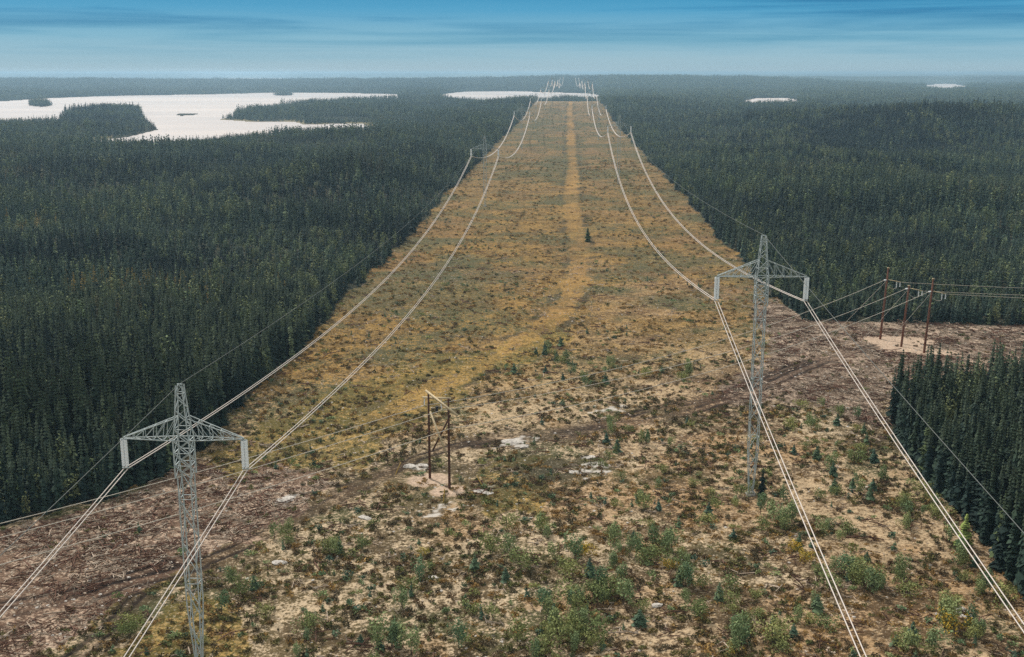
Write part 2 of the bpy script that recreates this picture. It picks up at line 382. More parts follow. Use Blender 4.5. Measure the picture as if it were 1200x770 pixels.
# water
wm, nt, b = newmat('lake_water')
b.inputs['Base Color'].default_value = lin((214, 194, 184)) + (1,); b.inputs['Roughness'].default_value = .4; b.inputs['IOR'].default_value = 1.33
b.inputs['Specular IOR Level'].default_value = .5
tcn = nt.nodes.new('ShaderNodeNewGeometry')
bp = nt.nodes.new('ShaderNodeBump'); bp.inputs['Distance'].default_value = 1.0; bp.inputs['Strength'].default_value = .5
wmp = nt.nodes.new('ShaderNodeMapping'); wmp.inputs['Scale'].default_value = (.0011, .0032, 1); nt.links.new(tcn.outputs['Position'], wmp.inputs[0])
nt.links.new(mixc(nt, mrange(nt, noise(nt, wmp.outputs[0], 1.0, 5, .6), .4, .62), lin((218, 202, 192)), lin((192, 182, 178))), b.inputs['Base Color'])
nt.links.new(noise(nt, tcn.outputs['Position'], .25, 4, .6), bp.inputs['Height']); nt.links.new(bp.outputs[0], b.inputs['Normal'])
for kl, P in enumerate(LAKES):
    bm = bmesh.new(); wz = WATER_Z - .05 * kl
    cx = sum(p[0] for p in P) / len(P); cy = sum(p[1] for p in P) / len(P)
    x0, x1 = min(p[0] for p in P), max(p[0] for p in P); y0, y1 = min(p[1] for p in P), max(p[1] for p in P)
    mg = 25
    vs = [bm.verts.new(c) for c in ((x0 - mg, y0 - mg, wz), (x1 + mg, y0 - mg, wz), (x1 + mg, y1 + mg, wz), (x0 - mg, y1 + mg, wz))]
    bm.faces.new(vs); me = bpy.data.meshes.new('lake_water'); bm.to_mesh(me); bm.free()
    link('lake_water', me, wm, kind='structure')

# ------------------------------------------------------------------ plants: prototypes
def leafmat(name, c1, c2, c3=None, patch=None, varv=.35, lit_tip=None):
    m, nt, b = newmat(name)
    oi = nt.nodes.new('ShaderNodeObjectInfo'); geo = nt.nodes.new('ShaderNodeNewGeometry')
    n = noise(nt, geo.outputs['Position'], 1.1, 3, .6)
    col = mixc(nt, oi.outputs['Random'], c1, c2)
    if c3: col = mixc(nt, mrange(nt, oi.outputs['Random'], .90, .97), col, c3)
    if patch:
        pn = noise(nt, oi.outputs['Location'], .013, 4, .6)
        pm = mrange(nt, pn, .57, .68, 0, .7)
        r2 = math_(nt, 'FRACT', math_(nt, 'MULTIPLY', oi.outputs['Random'], 37.7), 0)
        col = mixc(nt, math_(nt, 'MULTIPLY', pm, mrange(nt, r2, .45, .8)), col, patch)
        bigv = mrange(nt, noise(nt, oi.outputs['Location'], .007, 4, .55), .36, .64, .62, 1.45)
        cc = nt.nodes.new('ShaderNodeCombineColor'); [nt.links.new(bigv, cc.inputs[i]) for i in range(3)]
        col = mixc(nt, 1.0, col, cc.outputs[0], 'MULTIPLY')
    if lit_tip:      # light on the canopy tops, painted as a paler colour towards the tip
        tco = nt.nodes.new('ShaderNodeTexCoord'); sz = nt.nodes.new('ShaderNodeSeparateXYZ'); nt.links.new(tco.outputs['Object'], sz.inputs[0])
        col = mixc(nt, mrange(nt, sz.outputs[2], 6.6, 9.2, 0, .75), col, lit_tip)
    v = mrange(nt, n, .3, .7, 1 - varv, 1 + varv)
    cc = nt.nodes.new('ShaderNodeCombineColor'); [nt.links.new(v, cc.inputs[i]) for i in range(3)]
    col = mixc(nt, 1.0, col, cc.outputs[0], 'MULTIPLY')
    nt.links.new(col, b.inputs['Base Color']); b.inputs['Roughness'].default_value = .8; b.inputs['Specular IOR Level'].default_value = .12
    return m
def flatmat(name, c, rough=.7, metal=0, spec=.3, c2=None, sc=4.0):
    m, nt, b = newmat(name)
    geo = nt.nodes.new('ShaderNodeTexCoord'); n = noise(nt, geo.outputs['Object'], sc, 4, .6)
    c2 = c2 or tuple(x * .7 for x in c)
    nt.links.new(mixc(nt, mrange(nt, n, .35, .65), c, c2), b.inputs['Base Color'])
    b.inputs['Roughness'].default_value = rough; b.inputs['Metallic'].default_value = metal; b.inputs['Specular IOR Level'].default_value = spec
    return m
M_SPR = leafmat('spruce_needles', lin((26, 40, 38)), lin((42, 58, 46)), lin((84, 96, 62)), lit_tip=lin((58, 70, 52)))
M_SPRF = leafmat('forest_needles', lin((32, 47, 44)), lin((50, 66, 54)), lin((104, 116, 84)), patch=lin((112, 98, 66)), lit_tip=lin((82, 92, 72)))
M_SPRD = leafmat('shaded_spruce_needles', lin((18, 30, 32)), lin((30, 43, 39)), lit_tip=lin((34, 46, 42)))  # darker needles, the shade of slopes facing the camera put into the colour
M_SAP = leafmat('sapling_needles', lin((66, 88, 74)), lin((94, 110, 80)))
M_ALD = leafmat('alder_leaves', lin((110, 122, 76)), lin((150, 150, 92)))
M_WIL = leafmat('willow_leaves', lin((100, 124, 90)), lin((144, 152, 100)))
M_YEL = leafmat('yellow_leaves', lin((184, 150, 56)), lin((170, 154, 70)))
M_PALE = leafmat('pale_needles', lin((142, 156, 86)), lin((142, 156, 86)))
M_BRN = leafmat('brown_heath', lin((104, 82, 58)), lin((82, 78, 56)))
M_GRN = leafmat('green_heath', lin((92, 98, 58)), lin((112, 98, 58)))
M_OLD = leafmat('gold_grass', lin((166, 134, 82)), lin((138, 110, 70)))
M_BARK = flatmat('bark', lin((84, 70, 58)), .9)
M_ROCK = flatmat('pale_rock', lin((210, 202, 192)), .9, c2=lin((150, 142, 134)))
M_LOG = flatmat('grey_wood', lin((196, 180, 162)), .85, c2=lin((140, 118, 98)))
M_WOODB = flatmat('treated_pole', lin((96, 62, 44)), .85, c2=lin((64, 44, 34)), sc=2)
M_WOODR = flatmat('new_pole', lin((122, 82, 62)), .85, c2=lin((88, 50, 36)), sc=2)
M_BEAM = flatmat('pale_timber', lin((206, 186, 150)), .8)
M_STEEL = flatmat('galvanised_steel', lin((190, 198, 196)), .5, 0, .4, c2=lin((160, 170, 170)), sc=1.5)
M_GLASS = flatmat('porcelain', lin((246, 247, 245)), .35, 0, .5, c2=lin((232, 236, 236)))
M_WIRE = flatmat('aluminium_wire', lin((214, 202, 192)), .5, 0, .4, c2=lin((200, 188, 178)), sc=.02)
M_SHIELD = flatmat('steel_wire', lin((112, 116, 112)), .6, .2, .3)
M_WIREG = flatmat('grey_wire', lin((216, 206, 190)), .6, 0, .3)
M_YPOST = flatmat('yellow_paint', lin((206, 170, 84)), .6)

def spruce_mesh(name, h, r, tiers, br, seed, quads=2, club=True):
    """a column of drooping boughs, each bough a few ragged faces; unit: metres"""
    rg = np.random.default_rng(seed); V = []; Q = []
    z0 = h * .06
    for t in range(tiers):
        u = (t + .3 * rg.random()) / tiers; z = z0 + (h - z0) * u
        prof = (1 - u) ** .75 * (.75 + .25 * math.sin(u * 23 + seed)) * (1 - .35 * math.exp(-u * 9))
        if club and u > .8: prof = max(prof, .17 - (u - .8) * .45)
        rr = r * prof; a0 = rg.random() * 6.28
        n = max(3, int(br * (.55 + .45 * (1 - u))))
        for k in range(n):
            if rg.random() < .10: continue
            a = a0 + 6.283 * k / n + rg.normal() * .25; l = rr * rg.uniform(.65, 1.2) + .04
            dz = -l * rg.uniform(.25, .65); w = l * rg.uniform(.32, .55) + .05
            ca, sa = math.cos(a), math.sin(a); th = (h - z0) / tiers * rg.uniform(.8, 1.5)
            base = len(V)
            if quads == 2:
                V += [(0, 0, z + th * .3), (ca * l * .55 - sa * w, sa * l * .55 + ca * w, z + dz * .35 - th * .35), (ca * l, sa * l, z + dz), (ca * l * .6, sa * l * .6, z + dz * .25 + th * .15),
                      (ca * l * .55 + sa * w, sa * l * .55 - ca * w, z + dz * .35 - th * .35)]
                Q += [(base, base + 1, base + 2, base + 3), (base, base + 3, base + 2, base + 4)]
            else:
                V += [(0, 0, z + th * .5), (ca * l * .6 - sa * w, sa * l * .6 + ca * w, z + dz * .6), (ca * l, sa * l, z + dz), (ca * l * .6 + sa * w, sa * l * .6 - ca * w, z + dz * .4)]
                Q += [(base, base + 1, base + 2, base + 3)]
    return fast_mesh(name, np.array(V), np.array(Q))
def lathe_mesh(name, prof, n=6):
    V = []; Q = []
    for (r, z) in prof:
        for k in range(n): V.append((r * math.cos(6.283 * k / n), r * math.sin(6.283 * k / n), z))
    for i in range(len(prof) - 1):
        for k in range(n): Q.append((i * n + k, i * n + (k + 1) % n, (i + 1) * n + (k + 1) % n, (i + 1) * n + k))
    return fast_mesh(name, np.array(V), np.array(Q), True)
def bush_mesh(name, w, h, n, seed, sz=.22, lob=4):
    rg = np.random.default_rng(seed); V = []; Q = []
    cs = [(rg.normal() * w * .22, rg.normal() * w * .22, h * rg.uniform(.35, .68), rg.uniform(.5, .85)) for _ in range(lob)]
    for k in range(n):
        cx, cy, cz, s = cs[k % lob]
        d = rg.normal(size=3); d /= np.linalg.norm(d) + 1e-6; rad = rg.uniform(.35, 1.0) ** .6 * s
        p = np.array([cx + d[0] * w * .5 * rad, cy + d[1] * w * .5 * rad, max(.06, cz + d[2] * h * .5 * rad)])
        a = rg.normal(size=3); a /= np.linalg.norm(a); c = np.cross(a, d + rg.normal(size=3) * .5); c /= np.linalg.norm(c) + 1e-6
        q = sz * rg.uniform(.6, 1.3); bl = len(V)
        V += [p - a * q, p - c * q * .5, p + a * q, p + c * q * .6]; Q.append((bl, bl + 1, bl + 2, bl + 3))
    return fast_mesh(name, np.array(V), np.array(Q))

# ------------------------------------------------------------------ stuff scattered with geometry nodes
def proto_obj(name, me, mat):
    o = bpy.data.objects.new(name, me)
    if not me.materials: me.materials.append(mat)
    return o
def scatter(name, pts, rots, scl, idx, protos, **props):
    """a mesh of points and a node tree that puts one of the prototype plants on each"""
    me = bpy.data.meshes.new(name); n = len(pts)
    me.vertices.add(n); me.vertices.foreach_set('co', np.ascontiguousarray(pts, np.float32).ravel())
    for nm, ty, arr, key in (('rot', 'FLOAT_VECTOR', rots, 'vector'), ('scl', 'FLOAT_VECTOR', scl, 'vector'), ('idx', 'INT', idx, 'value')):
        a = me.attributes.new(nm, ty, 'POINT'); a.data.foreach_set(key, np.ascontiguousarray(arr, np.int32 if ty == 'INT' else np.float32).ravel())
    col = bpy.data.collections.new(name + '_kinds')
    for k, p in enumerate(protos): col.objects.link(p)
    ng = bpy.data.node_groups.new(name + '_nodes', 'GeometryNodeTree')
    ng.interface.new_socket('Geometry', in_out='INPUT', socket_type='NodeSocketGeometry'); ng.interface.new_socket('Geometry', in_out='OUTPUT', socket_type='NodeSocketGeometry')
    gi = ng.nodes.new('NodeGroupInput'); go = ng.nodes.new('NodeGroupOutput'); ip = ng.nodes.new('GeometryNodeInstanceOnPoints')
    ci = ng.nodes.new('GeometryNodeCollectionInfo'); ci.inputs[0].default_value = col; ci.inputs['Separate Children'].default_value = True; ci.inputs['Reset Children'].default_value = True
    def na(n_, t):
        q = ng.nodes.new('GeometryNodeInputNamedAttribute'); q.data_type = t; q.inputs[0].default_value = n_; return q.outputs[0]
    ng.links.new(gi.outputs[0], ip.inputs['Points']); ng.links.new(ci.outputs[0], ip.inputs['Instance']); ip.inputs['Pick Instance'].default_value = True
    ng.links.new(na('idx', 'INT'), ip.inputs['Instance Index']); ng.links.new(na('rot', 'FLOAT_VECTOR'), ip.inputs['Rotation']); ng.links.new(na('scl', 'FLOAT_VECTOR'), ip.inputs['Scale'])
    ng.links.new(ip.outputs[0], go.inputs[0])
    o = link(name, me, None, **props); md = o.modifiers.new('scatter', 'NODES'); md.node_group = ng
    return o
def rot3(n, tilt=.05):
    r = np.zeros((n, 3)); r[:, 0] = rng.normal(size=n) * tilt; r[:, 1] = rng.normal(size=n) * tilt; r[:, 2] = rng.random(n) * 6.283; return r

# sample tree positions with spacing growing with distance
def sample_view(d0, d1, spacing, power, ref, margin=1.06):
    """random points over the view's fan; spacing(d)=spacing*(d/ref)^power"""
    pts = []
    edges = np.geomspace(d0, d1, 90)
    for a, b_ in zip(edges[:-1], edges[1:]):
        m = (a + b_) / 2; s = spacing * (m / ref) ** power
        xl = (-.53 * m - 25) * margin; xr = (.44 * m + 28) * margin
        n = rng.poisson((xr - xl) * (b_ - a) / s ** 2)
        pts.append(np.stack([rng.uniform(xl, xr, n), rng.uniform(a, b_, n)], 1))
    return np.concatenate(pts)
P = sample_view(100, 6300, 1.7, .5, 220)
fx, fy = P[:, 0], P[:, 1]
keep = is_forest(fx, fy); P = P[keep]
h_, dm_, nl_ = terrain(P[:, 0], P[:, 1])
keep = ~dm_ & (h_ > WATER_Z + .1) & ~inpoly(P[:, 0], P[:, 1], ISLANDS[1]); P = P[keep]; hz = ground_z(P[:, 0], P[:, 1])
ppx, ppy = g2px(P[:, 0], P[:, 1])
bogm = ((ppx > 355) & (ppx < 440) & (ppy > 148) & (ppy < 157)) | ((nl_[keep] < 12) & (rng.random(len(P)) < .6)); 
P = P[~bogm]; hz = hz[~bogm]; ppx = ppx[~bogm]; ppy = ppy[~bogm]
dd = np.hypot(P[:, 0], P[:, 1])
hn = fbm(P[:, 0] / 60, P[:, 1] / 60, 111, 3)
height = (7.6 + 4.5 * (hn - .5) * 2) * rng.uniform(.6, 1.35, len(P)) * (.72 + .62 * sm(.35, .62, fbm(P[:, 0] / 130, P[:, 1] / 70, 119, 3)))
instand = (P[:, 1] < 300) & (P[:, 0] > 60) & (ppy > 420)
height = np.where(instand, (height * 1.0 + 1.3) * (1 + .6 * sm(520, 690, ppy)), height)
height = np.where(dd > 1500, height * np.clip((dd / 1500) ** .15, 1, 1.3), height)
# the largest in view become trees of their own
tx, ty = g2px(P[:, 0], P[:, 1], hz + height)
vis = (tx > 2) & (tx < 1198) & (ty < 768) & (ty > 90)
appar = np.where(vis, (ppy - ty), 0) * np.where(instand, 1.12, 1)
order = np.argsort(-appar)[:292]
solo = np.zeros(len(P), bool); solo[order] = True

near_meshes = [spruce_mesh('crown', 11, 1.5 + .4 * (k % 3), 26, 9, 100 + k) for k in range(6)]
mid_meshes = [spruce_mesh('spruce', 10, 1.5 + .2 * (k % 2), 12, 6, 200 + k, 1) for k in range(6)]
far_meshes = [spruce_mesh('spruce', 10, 2.0, 6, 4, 300 + k, 1) for k in range(5)]
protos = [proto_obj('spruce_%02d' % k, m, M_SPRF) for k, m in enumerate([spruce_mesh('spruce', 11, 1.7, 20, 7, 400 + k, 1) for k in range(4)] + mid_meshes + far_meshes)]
q = ~solo
PP = P[q]; d2 = dd[q]; hh = height[q]
wide = np.clip((d2 / 300) ** .36, .82, 2.4)
s = np.stack([hh ** .5 * .316 * wide * rng.uniform(.65, 1.3, len(PP)), hh ** .5 * .316 * wide * rng.uniform(.65, 1.3, len(PP)), hh / 10], 1)
ix = np.where(d2 < 330, rng.integers(0, 4, len(PP)), np.where(d2 < 900, 4 + rng.integers(0, 6, len(PP)), 10 + rng.integers(0, 5, len(PP))))
protos += [proto_obj('spruce_%02d' % (15 + k), spruce_mesh('spruce', 9, 1.9, 12, 6, 440 + k, 1) if k == 0 else bush_mesh('birch', 3.0, 9.5, 170, 447, .38, 6), m) for k, m in enumerate([leafmat('rusty_needles', lin((132, 112, 62)), lin((108, 100, 58))), leafmat('light_needles', lin((96, 112, 78)), lin((118, 122, 84)))])]
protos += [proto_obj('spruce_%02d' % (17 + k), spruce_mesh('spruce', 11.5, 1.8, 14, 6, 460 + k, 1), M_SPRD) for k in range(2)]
qx, qy = ppx[q], ppy[q]
def blob(cx, cy, rx, ry): return np.exp(-((qx - cx) / rx) ** 2 - ((qy - cy) / ry) ** 2)
po = .75 * (blob(95, 352, 65, 9) + blob(245, 352, 50, 10) + .8 * blob(35, 275, 25, 9) + .35 * blob(170, 340, 90, 10)) * sm(.40, .6, fbm(PP[:, 0] / 9, PP[:, 1] / 14, 881, 3))
pl = .10 * sm(.5, .65, fbm(PP[:, 0] / 90, PP[:, 1] / 70, 882, 3)) + .03 + .35 * blob(915, 170, 22, 12) + .25 * sm(130, 110, qy) * (qx > 700)
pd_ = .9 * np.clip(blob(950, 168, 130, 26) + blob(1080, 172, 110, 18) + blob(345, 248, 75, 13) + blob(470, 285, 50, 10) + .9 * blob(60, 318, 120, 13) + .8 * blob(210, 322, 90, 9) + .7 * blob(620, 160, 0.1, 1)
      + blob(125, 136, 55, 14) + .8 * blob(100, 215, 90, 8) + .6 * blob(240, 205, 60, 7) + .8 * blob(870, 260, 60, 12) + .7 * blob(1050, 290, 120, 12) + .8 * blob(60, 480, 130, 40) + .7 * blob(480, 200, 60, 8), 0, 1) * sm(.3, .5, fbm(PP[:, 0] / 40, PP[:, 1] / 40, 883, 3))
ix = np.where(rng.random(len(PP)) < pd_, 17 + rng.integers(0, 2, len(PP)), ix)  # painted shade: darker crowns picked in these spots to make slopes read dark
rv = rng.random(len(PP)); ix = np.where(rv < po, 15, np.where(rv > 1 - pl, 16, ix))
print('forest', len(PP))
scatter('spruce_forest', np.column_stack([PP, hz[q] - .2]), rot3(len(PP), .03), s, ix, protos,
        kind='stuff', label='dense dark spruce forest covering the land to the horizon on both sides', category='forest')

trunk_me = lathe_mesh('trunk', [(.16, 0), (.13, 1.5), (.07, 7), (.02, 10.8)], 6)
def tree(x, y, z, h, crown_me, mat, label, group=None, name='spruce_tree', wide=1.0):
    t = bpy.data.objects.new(name, None); C.objects.link(t); t.location = (x, y, z); t.rotation_euler = (random.gauss(0, .02), random.gauss(0, .02), random.random() * 6.28)
    t['label'] = label; t['category'] = 'tree'
    if group: t['group'] = group
    c = link('crown', crown_me, mat, t); c.scale = (h / 11 * wide, h / 11 * wide, h / 11)
    k = link('trunk', trunk_me, M_BARK, t); k.scale = (h / 11, h / 11, h / 11)
    return t
for i in order:
    x, y = P[i]; z = hz[i] - .15
    if instand[i]: lab, g = 'dark slender spruce packed in the stand at the lower right edge', 'spruces of the lower right stand'
    elif x < 0:
        if ppx[i] < 70: lab, g = 'dark slender spruce at the far left end of the near forest edge', 'spruces at the left end of the forest edge'
        elif ppx[i] < 140: lab, g = 'dark slender spruce in the forest edge left of the near left tower', 'spruces left of the left tower'
        elif ppx[i] < 215: lab, g = 'dark slender spruce in the forest edge just behind the near left tower', 'spruces behind the left tower'
        else: lab, g = 'dark slender spruce where the left forest edge turns along the golden corridor', 'spruces at the corner of the left forest'
    else: lab, g = 'dark slender spruce at the forest edge behind the right brushy clearing', 'spruces behind the right clearing'
    tree(x, y, z, height[i], near_meshes[i % 6], M_SPR, lab, g, wide=random.uniform(.8, 1.15))
pale_me = near_meshes[0].copy(); pale_me.materials.clear(); pale_me.materials.append(M_PALE)
for px, py, h, w, lab, m in [(1128, 642, 5.2, 2.3, 'pale yellow green conifer standing in front of the lower right spruce stand', pale_me),
                             (893, 582, 5.2, 1.25, 'dark young spruce standing right beside the base of the right lattice tower', near_meshes[1]),
                             (689, 282, 6.2, 1.8, 'lone dark conifer beside the ochre trail in mid corridor', near_meshes[2]),
                             (1193, 668, 14.0, 1.4, 'tallest broad dark spruce at the very right edge of the stand', near_meshes[3])]:
    x, y = px2g(px, py); tree(float(x), float(y), float(ground_z(x, y)), h, m, None if m is pale_me else M_SPR, lab, None, 'conifer_tree', w)

# ------------------------------------------------------------------ shrubs
CLUST = [(690, 690, 55, 45, 26, 1), (660, 740, 50, 25, 16, 1), (760, 640, 45, 25, 12, 1), (795, 670, 25, 25, 9, 1), (1010, 680, 45, 18, 14, 1), (975, 515, 55, 30, 22, 0), (1010, 560, 40, 30, 12, 0),
         (910, 600, 25, 18, 7, 1), (850, 600, 40, 20, 7, 0), (400, 635, 25, 12, 6, 0), (325, 628, 12, 8, 4, 0), (275, 675, 15, 12, 4, 0), (150, 722, 12, 8, 3, 0),
         (540, 690, 60, 25, 8, 0), (480, 745, 50, 20, 8, 1), (745, 520, 50, 18, 12, 0), (700, 440, 60, 18, 12, 0), (790, 445, 25, 10, 6, 0), (650, 420, 35, 12, 8, 0), (1070, 600, 40, 35, 14, 0),
         (1110, 735, 30, 15, 8, 1), (1150, 700, 30, 30, 8, 0), (1075, 750, 30, 15, 6, 0), (880, 755, 25, 12, 6, 1), (800, 580, 70, 25, 10, 0), (615, 655, 40, 30, 8, 1), (960, 640, 60, 30, 10, 0),
         (850, 700, 60, 40, 12, 0), (930, 740, 40, 20, 6, 0), (350, 720, 80, 40, 8, 0), (1130, 660, 18, 20, 5, 1)]
spots = []
for cx, cy, sx, sy, n, big in CLUST:
    for _ in range(n): spots.append((random.gauss(cx, sx * .6), random.gauss(cy, sy * .6), big))
while len(spots) < 290: spots.append((random.uniform(5, 1195), random.uniform(520, 768), 0))
KIND = [('alder_bush', [bush_mesh('foliage', 2.0, 2.0, 480, 500 + k, .10, 7) for k in range(3)], M_ALD, 'yellow green leafy bush'),
        ('willow_bush', [bush_mesh('foliage', 1.3, 2.9, 520, 510 + k, .10, 8) for k in range(3)], M_WIL, 'grey green upright bush'),
        ('spruce_sapling', [spruce_mesh('foliage', 2.0, .95, 14, 9, 520 + k, 2, False) for k in range(3)], M_SAP, 'dark bluish spruce sapling')]
stem_me = lathe_mesh('stem', [(.05, 0), (.04, .6), (.02, 1.3)], 5)
def bush(x, y, z, kind, s, label, group, mat=None, name=None):
    nm, meshes, m0, _ = KIND[kind]
    t = bpy.data.objects.new(name or nm, None); C.objects.link(t); t.location = (x, y, z); t.rotation_euler = (0, 0, random.random() * 6.28)
    t['label'] = label; t['category'] = 'bush' if kind < 2 else 'young tree'
    if group: t['group'] = group
    me = random.choice(meshes)
    if mat: me = me.copy(); me.materials.clear(); me.materials.append(mat)
    f = link('foliage', me, mat or m0, t); f.scale = (s * random.uniform(.85, 1.2), s * random.uniform(.85, 1.2), s * random.uniform(.85, 1.15))
    link('stem', stem_me, M_BARK, t).scale = (s, s, s)
STANDP = STAND
AREA = [(lambda x, y: y < 520, 'in the middle distance of the cleared corridor', 'mid corridor'),
        (lambda x, y: x < 560, 'on the near open ground between the left tower and the middle', 'near left ground'),
        (lambda x, y: x < 830, 'in the bottom middle of the clearing', 'bottom middle ground'),
        (lambda x, y: True, 'on the near right ground between the right tower and the spruce stand', 'near right ground')]
placed = []
for px, py, big in spots:
    if py > 790 or inpoly([px], [py], STANDP)[0]: continue
    x, y = px2g(px, py); x, y = float(x), float(y)
    if is_forest(np.array([x]), np.array([y]))[0]: continue
    k = random.choices((0, 1, 2), (4, 5, 1.5) if big else (5, 4, 3))[0]
    s = random.uniform(.75, 1.5) * (1.2 if big and k < 2 else 1)
    for fn, where, gname in AREA:
        if fn(px, py): break
    placed.append((px, py, x, y, k, s, gname))
ORDW = 'nearest second third fourth fifth sixth seventh eighth ninth tenth eleventh twelfth thirteenth fourteenth fifteenth'.split()
MARKS = [(880, 575, 'base of the right lattice tower'), (515, 567, 'wooden pole frame'), (235, 765, 'base of the left lattice tower'), (285, 552, 'right insulator of the left tower'), (1031, 398, 'back left wooden pole'),
         (689, 282, 'lone dark conifer beside the trail'), (1128, 642, 'pale conifer before the right stand'), (943, 658, 'orange yellow bush at lower right'), (497, 645, 'lone small yellow bush'),
         (785, 665, 'orange yellow thicket bush'), (685, 648, 'yellow tinged thicket bush'), (1116, 738, 'yellow green bottom right bush'), (862, 762, 'yellow bush at the bottom edge'),
         (328, 650, 'white rock right of the left tower'), (428, 603, 'grey boulder left of the pole frame'), (506, 670, 'pale rock left of the bottom thicket'), (770, 706, 'grey rock right of the bottom thicket'),
         (674, 553, 'white rock among dark scrub'), (690, 536, 'grey slab on bare sand'), (600, 518, 'long white slab by the ruts'), (335, 583, 'pale rock on the bare slope'), (1076, 500, 'pale rock before the right stand'),
         (1000, 765, 'foot of the inner right cable'), (600, 768, 'middle of the bottom edge'), (400, 768, 'bottom edge between left tower and middle'), (5, 768, 'bottom left corner'), (1198, 768, 'bottom right corner'),
         (730, 768, 'bottom edge right of the middle')]
for (px, py, x, y, k, s, gname) in placed:
    ds = [math.hypot((px - m[0]), 1.6 * (py - m[1])) for m in MARKS]
    best = None
    for mi in np.argsort(ds)[:5]:
        m = MARKS[mi]; rk = sum(1 for q in placed if q[4] == k and math.hypot(q[0] - m[0], 1.6 * (q[1] - m[1])) < ds[mi])
        if best is None or rk < best[0]: best = (rk, m[2])
    rk, mk = best
    lab = '%s, %s to the %s' % (KIND[k][3], (ORDW[rk] if rk == 0 else ORDW[rk] + ' nearest') if rk < 15 else 'away', mk)
    if rk >= 15: lab = KIND[k][3] + ' among the many ' + gname.split(',')[0] + ' bushes'
    bush(x, y, float(ground_z(x, y)) - .1, k, s, lab, KIND[k][0].replace('_', ' ').replace('bush', 'bushe') + 's on the ' + gname)
for px, py, s, lab in [(943, 658, 1.2, 'bright orange yellow bush beside the inner conductor pair of the right line'), (931, 645, 1.0, 'bright yellow bush just above the orange yellow one at lower right'),
                       (1116, 738, 1.5, 'yellow green bush in the bottom right clump near the white rocks'), (862, 762, .8, 'small bright yellow bush at the bottom edge right of the centre'),
                       (685, 648, 1.2, 'yellow tinged bush at the top of the bottom middle thicket'), (785, 665, 1.0, 'orange yellow bush at the edge of the right thicket in the bottom middle'),
                       (497, 645, .9, 'small yellow bush alone on the sandy ground left of the thicket')]:
    x, y = px2g(px, py); bush(float(x), float(y), float(ground_z(x, y)) - .1, 0, s, lab, None, M_YEL, 'yellow_bush')

# low ground cover, uncountable
def cover(name, d0, d1, spacing, power, ref, protos, dens, hsc, label, cat):
    P = sample_view(d0, d1, spacing, power, ref)
    x, y = P[:, 0], P[:, 1]
    k = ~is_forest(x, y); x, y = x[k], y[k]
    px, py = g2px(x, y)
    pr = dens(x, y, px, py); k = rng.random(len(x)) < pr; x, y, px, py = x[k], y[k], px[k], py[k]
    td = linedist(x, y, TRAIL); k = (td > 4.5) | (rng.random(len(x)) < .12) | (py > 480); 
    for T in TRACKS[:2]: k &= linedist(x, y, T) > 1.7
    x, y, px, py = x[k], y[k], px[k], py[k]
    n = len(x); z = ground_z(x, y); s = hsc(x, y, n)
    print(name, n)
    scatter(name, np.column_stack([x, y, z - .04]), rot3(n, .1), np.stack([s, s * rng.uniform(.8, 1.3, n), s * rng.uniform(.6, 1.2, n)], 1), rng.integers(0, len(protos), n), protos, kind='stuff', label=label, category=cat)
def slashm(px, py): return inpoly(px, py, SLASH[0]) | inpoly(px, py, SLASH[1])
heath = [proto_obj('heath_%02d' % k, bush_mesh('heath', 1.1, .5, 46, 600 + k, .15, 3), m) for k, m in enumerate([M_BRN, M_BRN, M_GRN, M_GRN, M_BRN])]
cover('heath_cover', 100, 520, 1.15, .35, 130, heath,
      lambda x, y, px, py: np.clip(sm(.42, .60, fbm(x / 7, y / 6, 95, 4)) * .9 + .08, 0, 1) * (1 - .75 * sm(560, 440, py + (px - 450) * .22)) * np.where(slashm(px, py), .25, 1) * sm(300, 460, py + 0 * px) + .03,
      lambda x, y, n: rng.uniform(.5, 1.35, n) * (1 + sm(200, 500, y) * .3), 'low brown and olive heath tufts spread over the clearing', 'undergrowth')
grassp = [proto_obj('tuft_%02d' % k, bush_mesh('tuft', 1.0, .35, 30, 620 + k, .14, 3), m) for k, m in enumerate([M_OLD, M_OLD, M_GRN])]
cover('dry_grass_cover', 100, 900, 1.6, .5, 130, grassp, lambda x, y, px, py: .75 * np.where(slashm(px, py), .1, 1) * sm(.35, .6, fbm(x / 12, y / 10, 131, 3)),
      lambda x, y, n: rng.uniform(.6, 1.4, n) * (1 + y / 900), 'dry golden grass tufts scattered over the cleared corridor', 'grass')
lowb = [proto_obj('scrub_%02d' % k, bush_mesh('scrub', 1.6, 1.1, 70, 640 + k, .2), m) for k, m in enumerate([M_WIL, M_ALD, M_SAP, M_SAP, M_WIL])]
lowb.append(proto_obj('scrub_05', spruce_mesh('scrub', 2.0, .8, 7, 6, 650, 1, False), M_SAP))
cover('scrub_cover', 115, 2300, 3.1, .42, 130, lowb,
      lambda x, y, px, py: np.clip(sm(.50, .66, fbm(x / 16, y / 12, 151, 4)) + .05 + .20 * sm(420, 500, py), 0, 1) * np.where(slashm(px, py), .12, 1) * (.6 + .4 * sm(350, 450, py)),
      lambda x, y, n: rng.uniform(.4, 1.0, n) * (1 + .6 * sm(500, 1500, y)), 'small green scrub dotted along the cleared corridor', 'scrub')
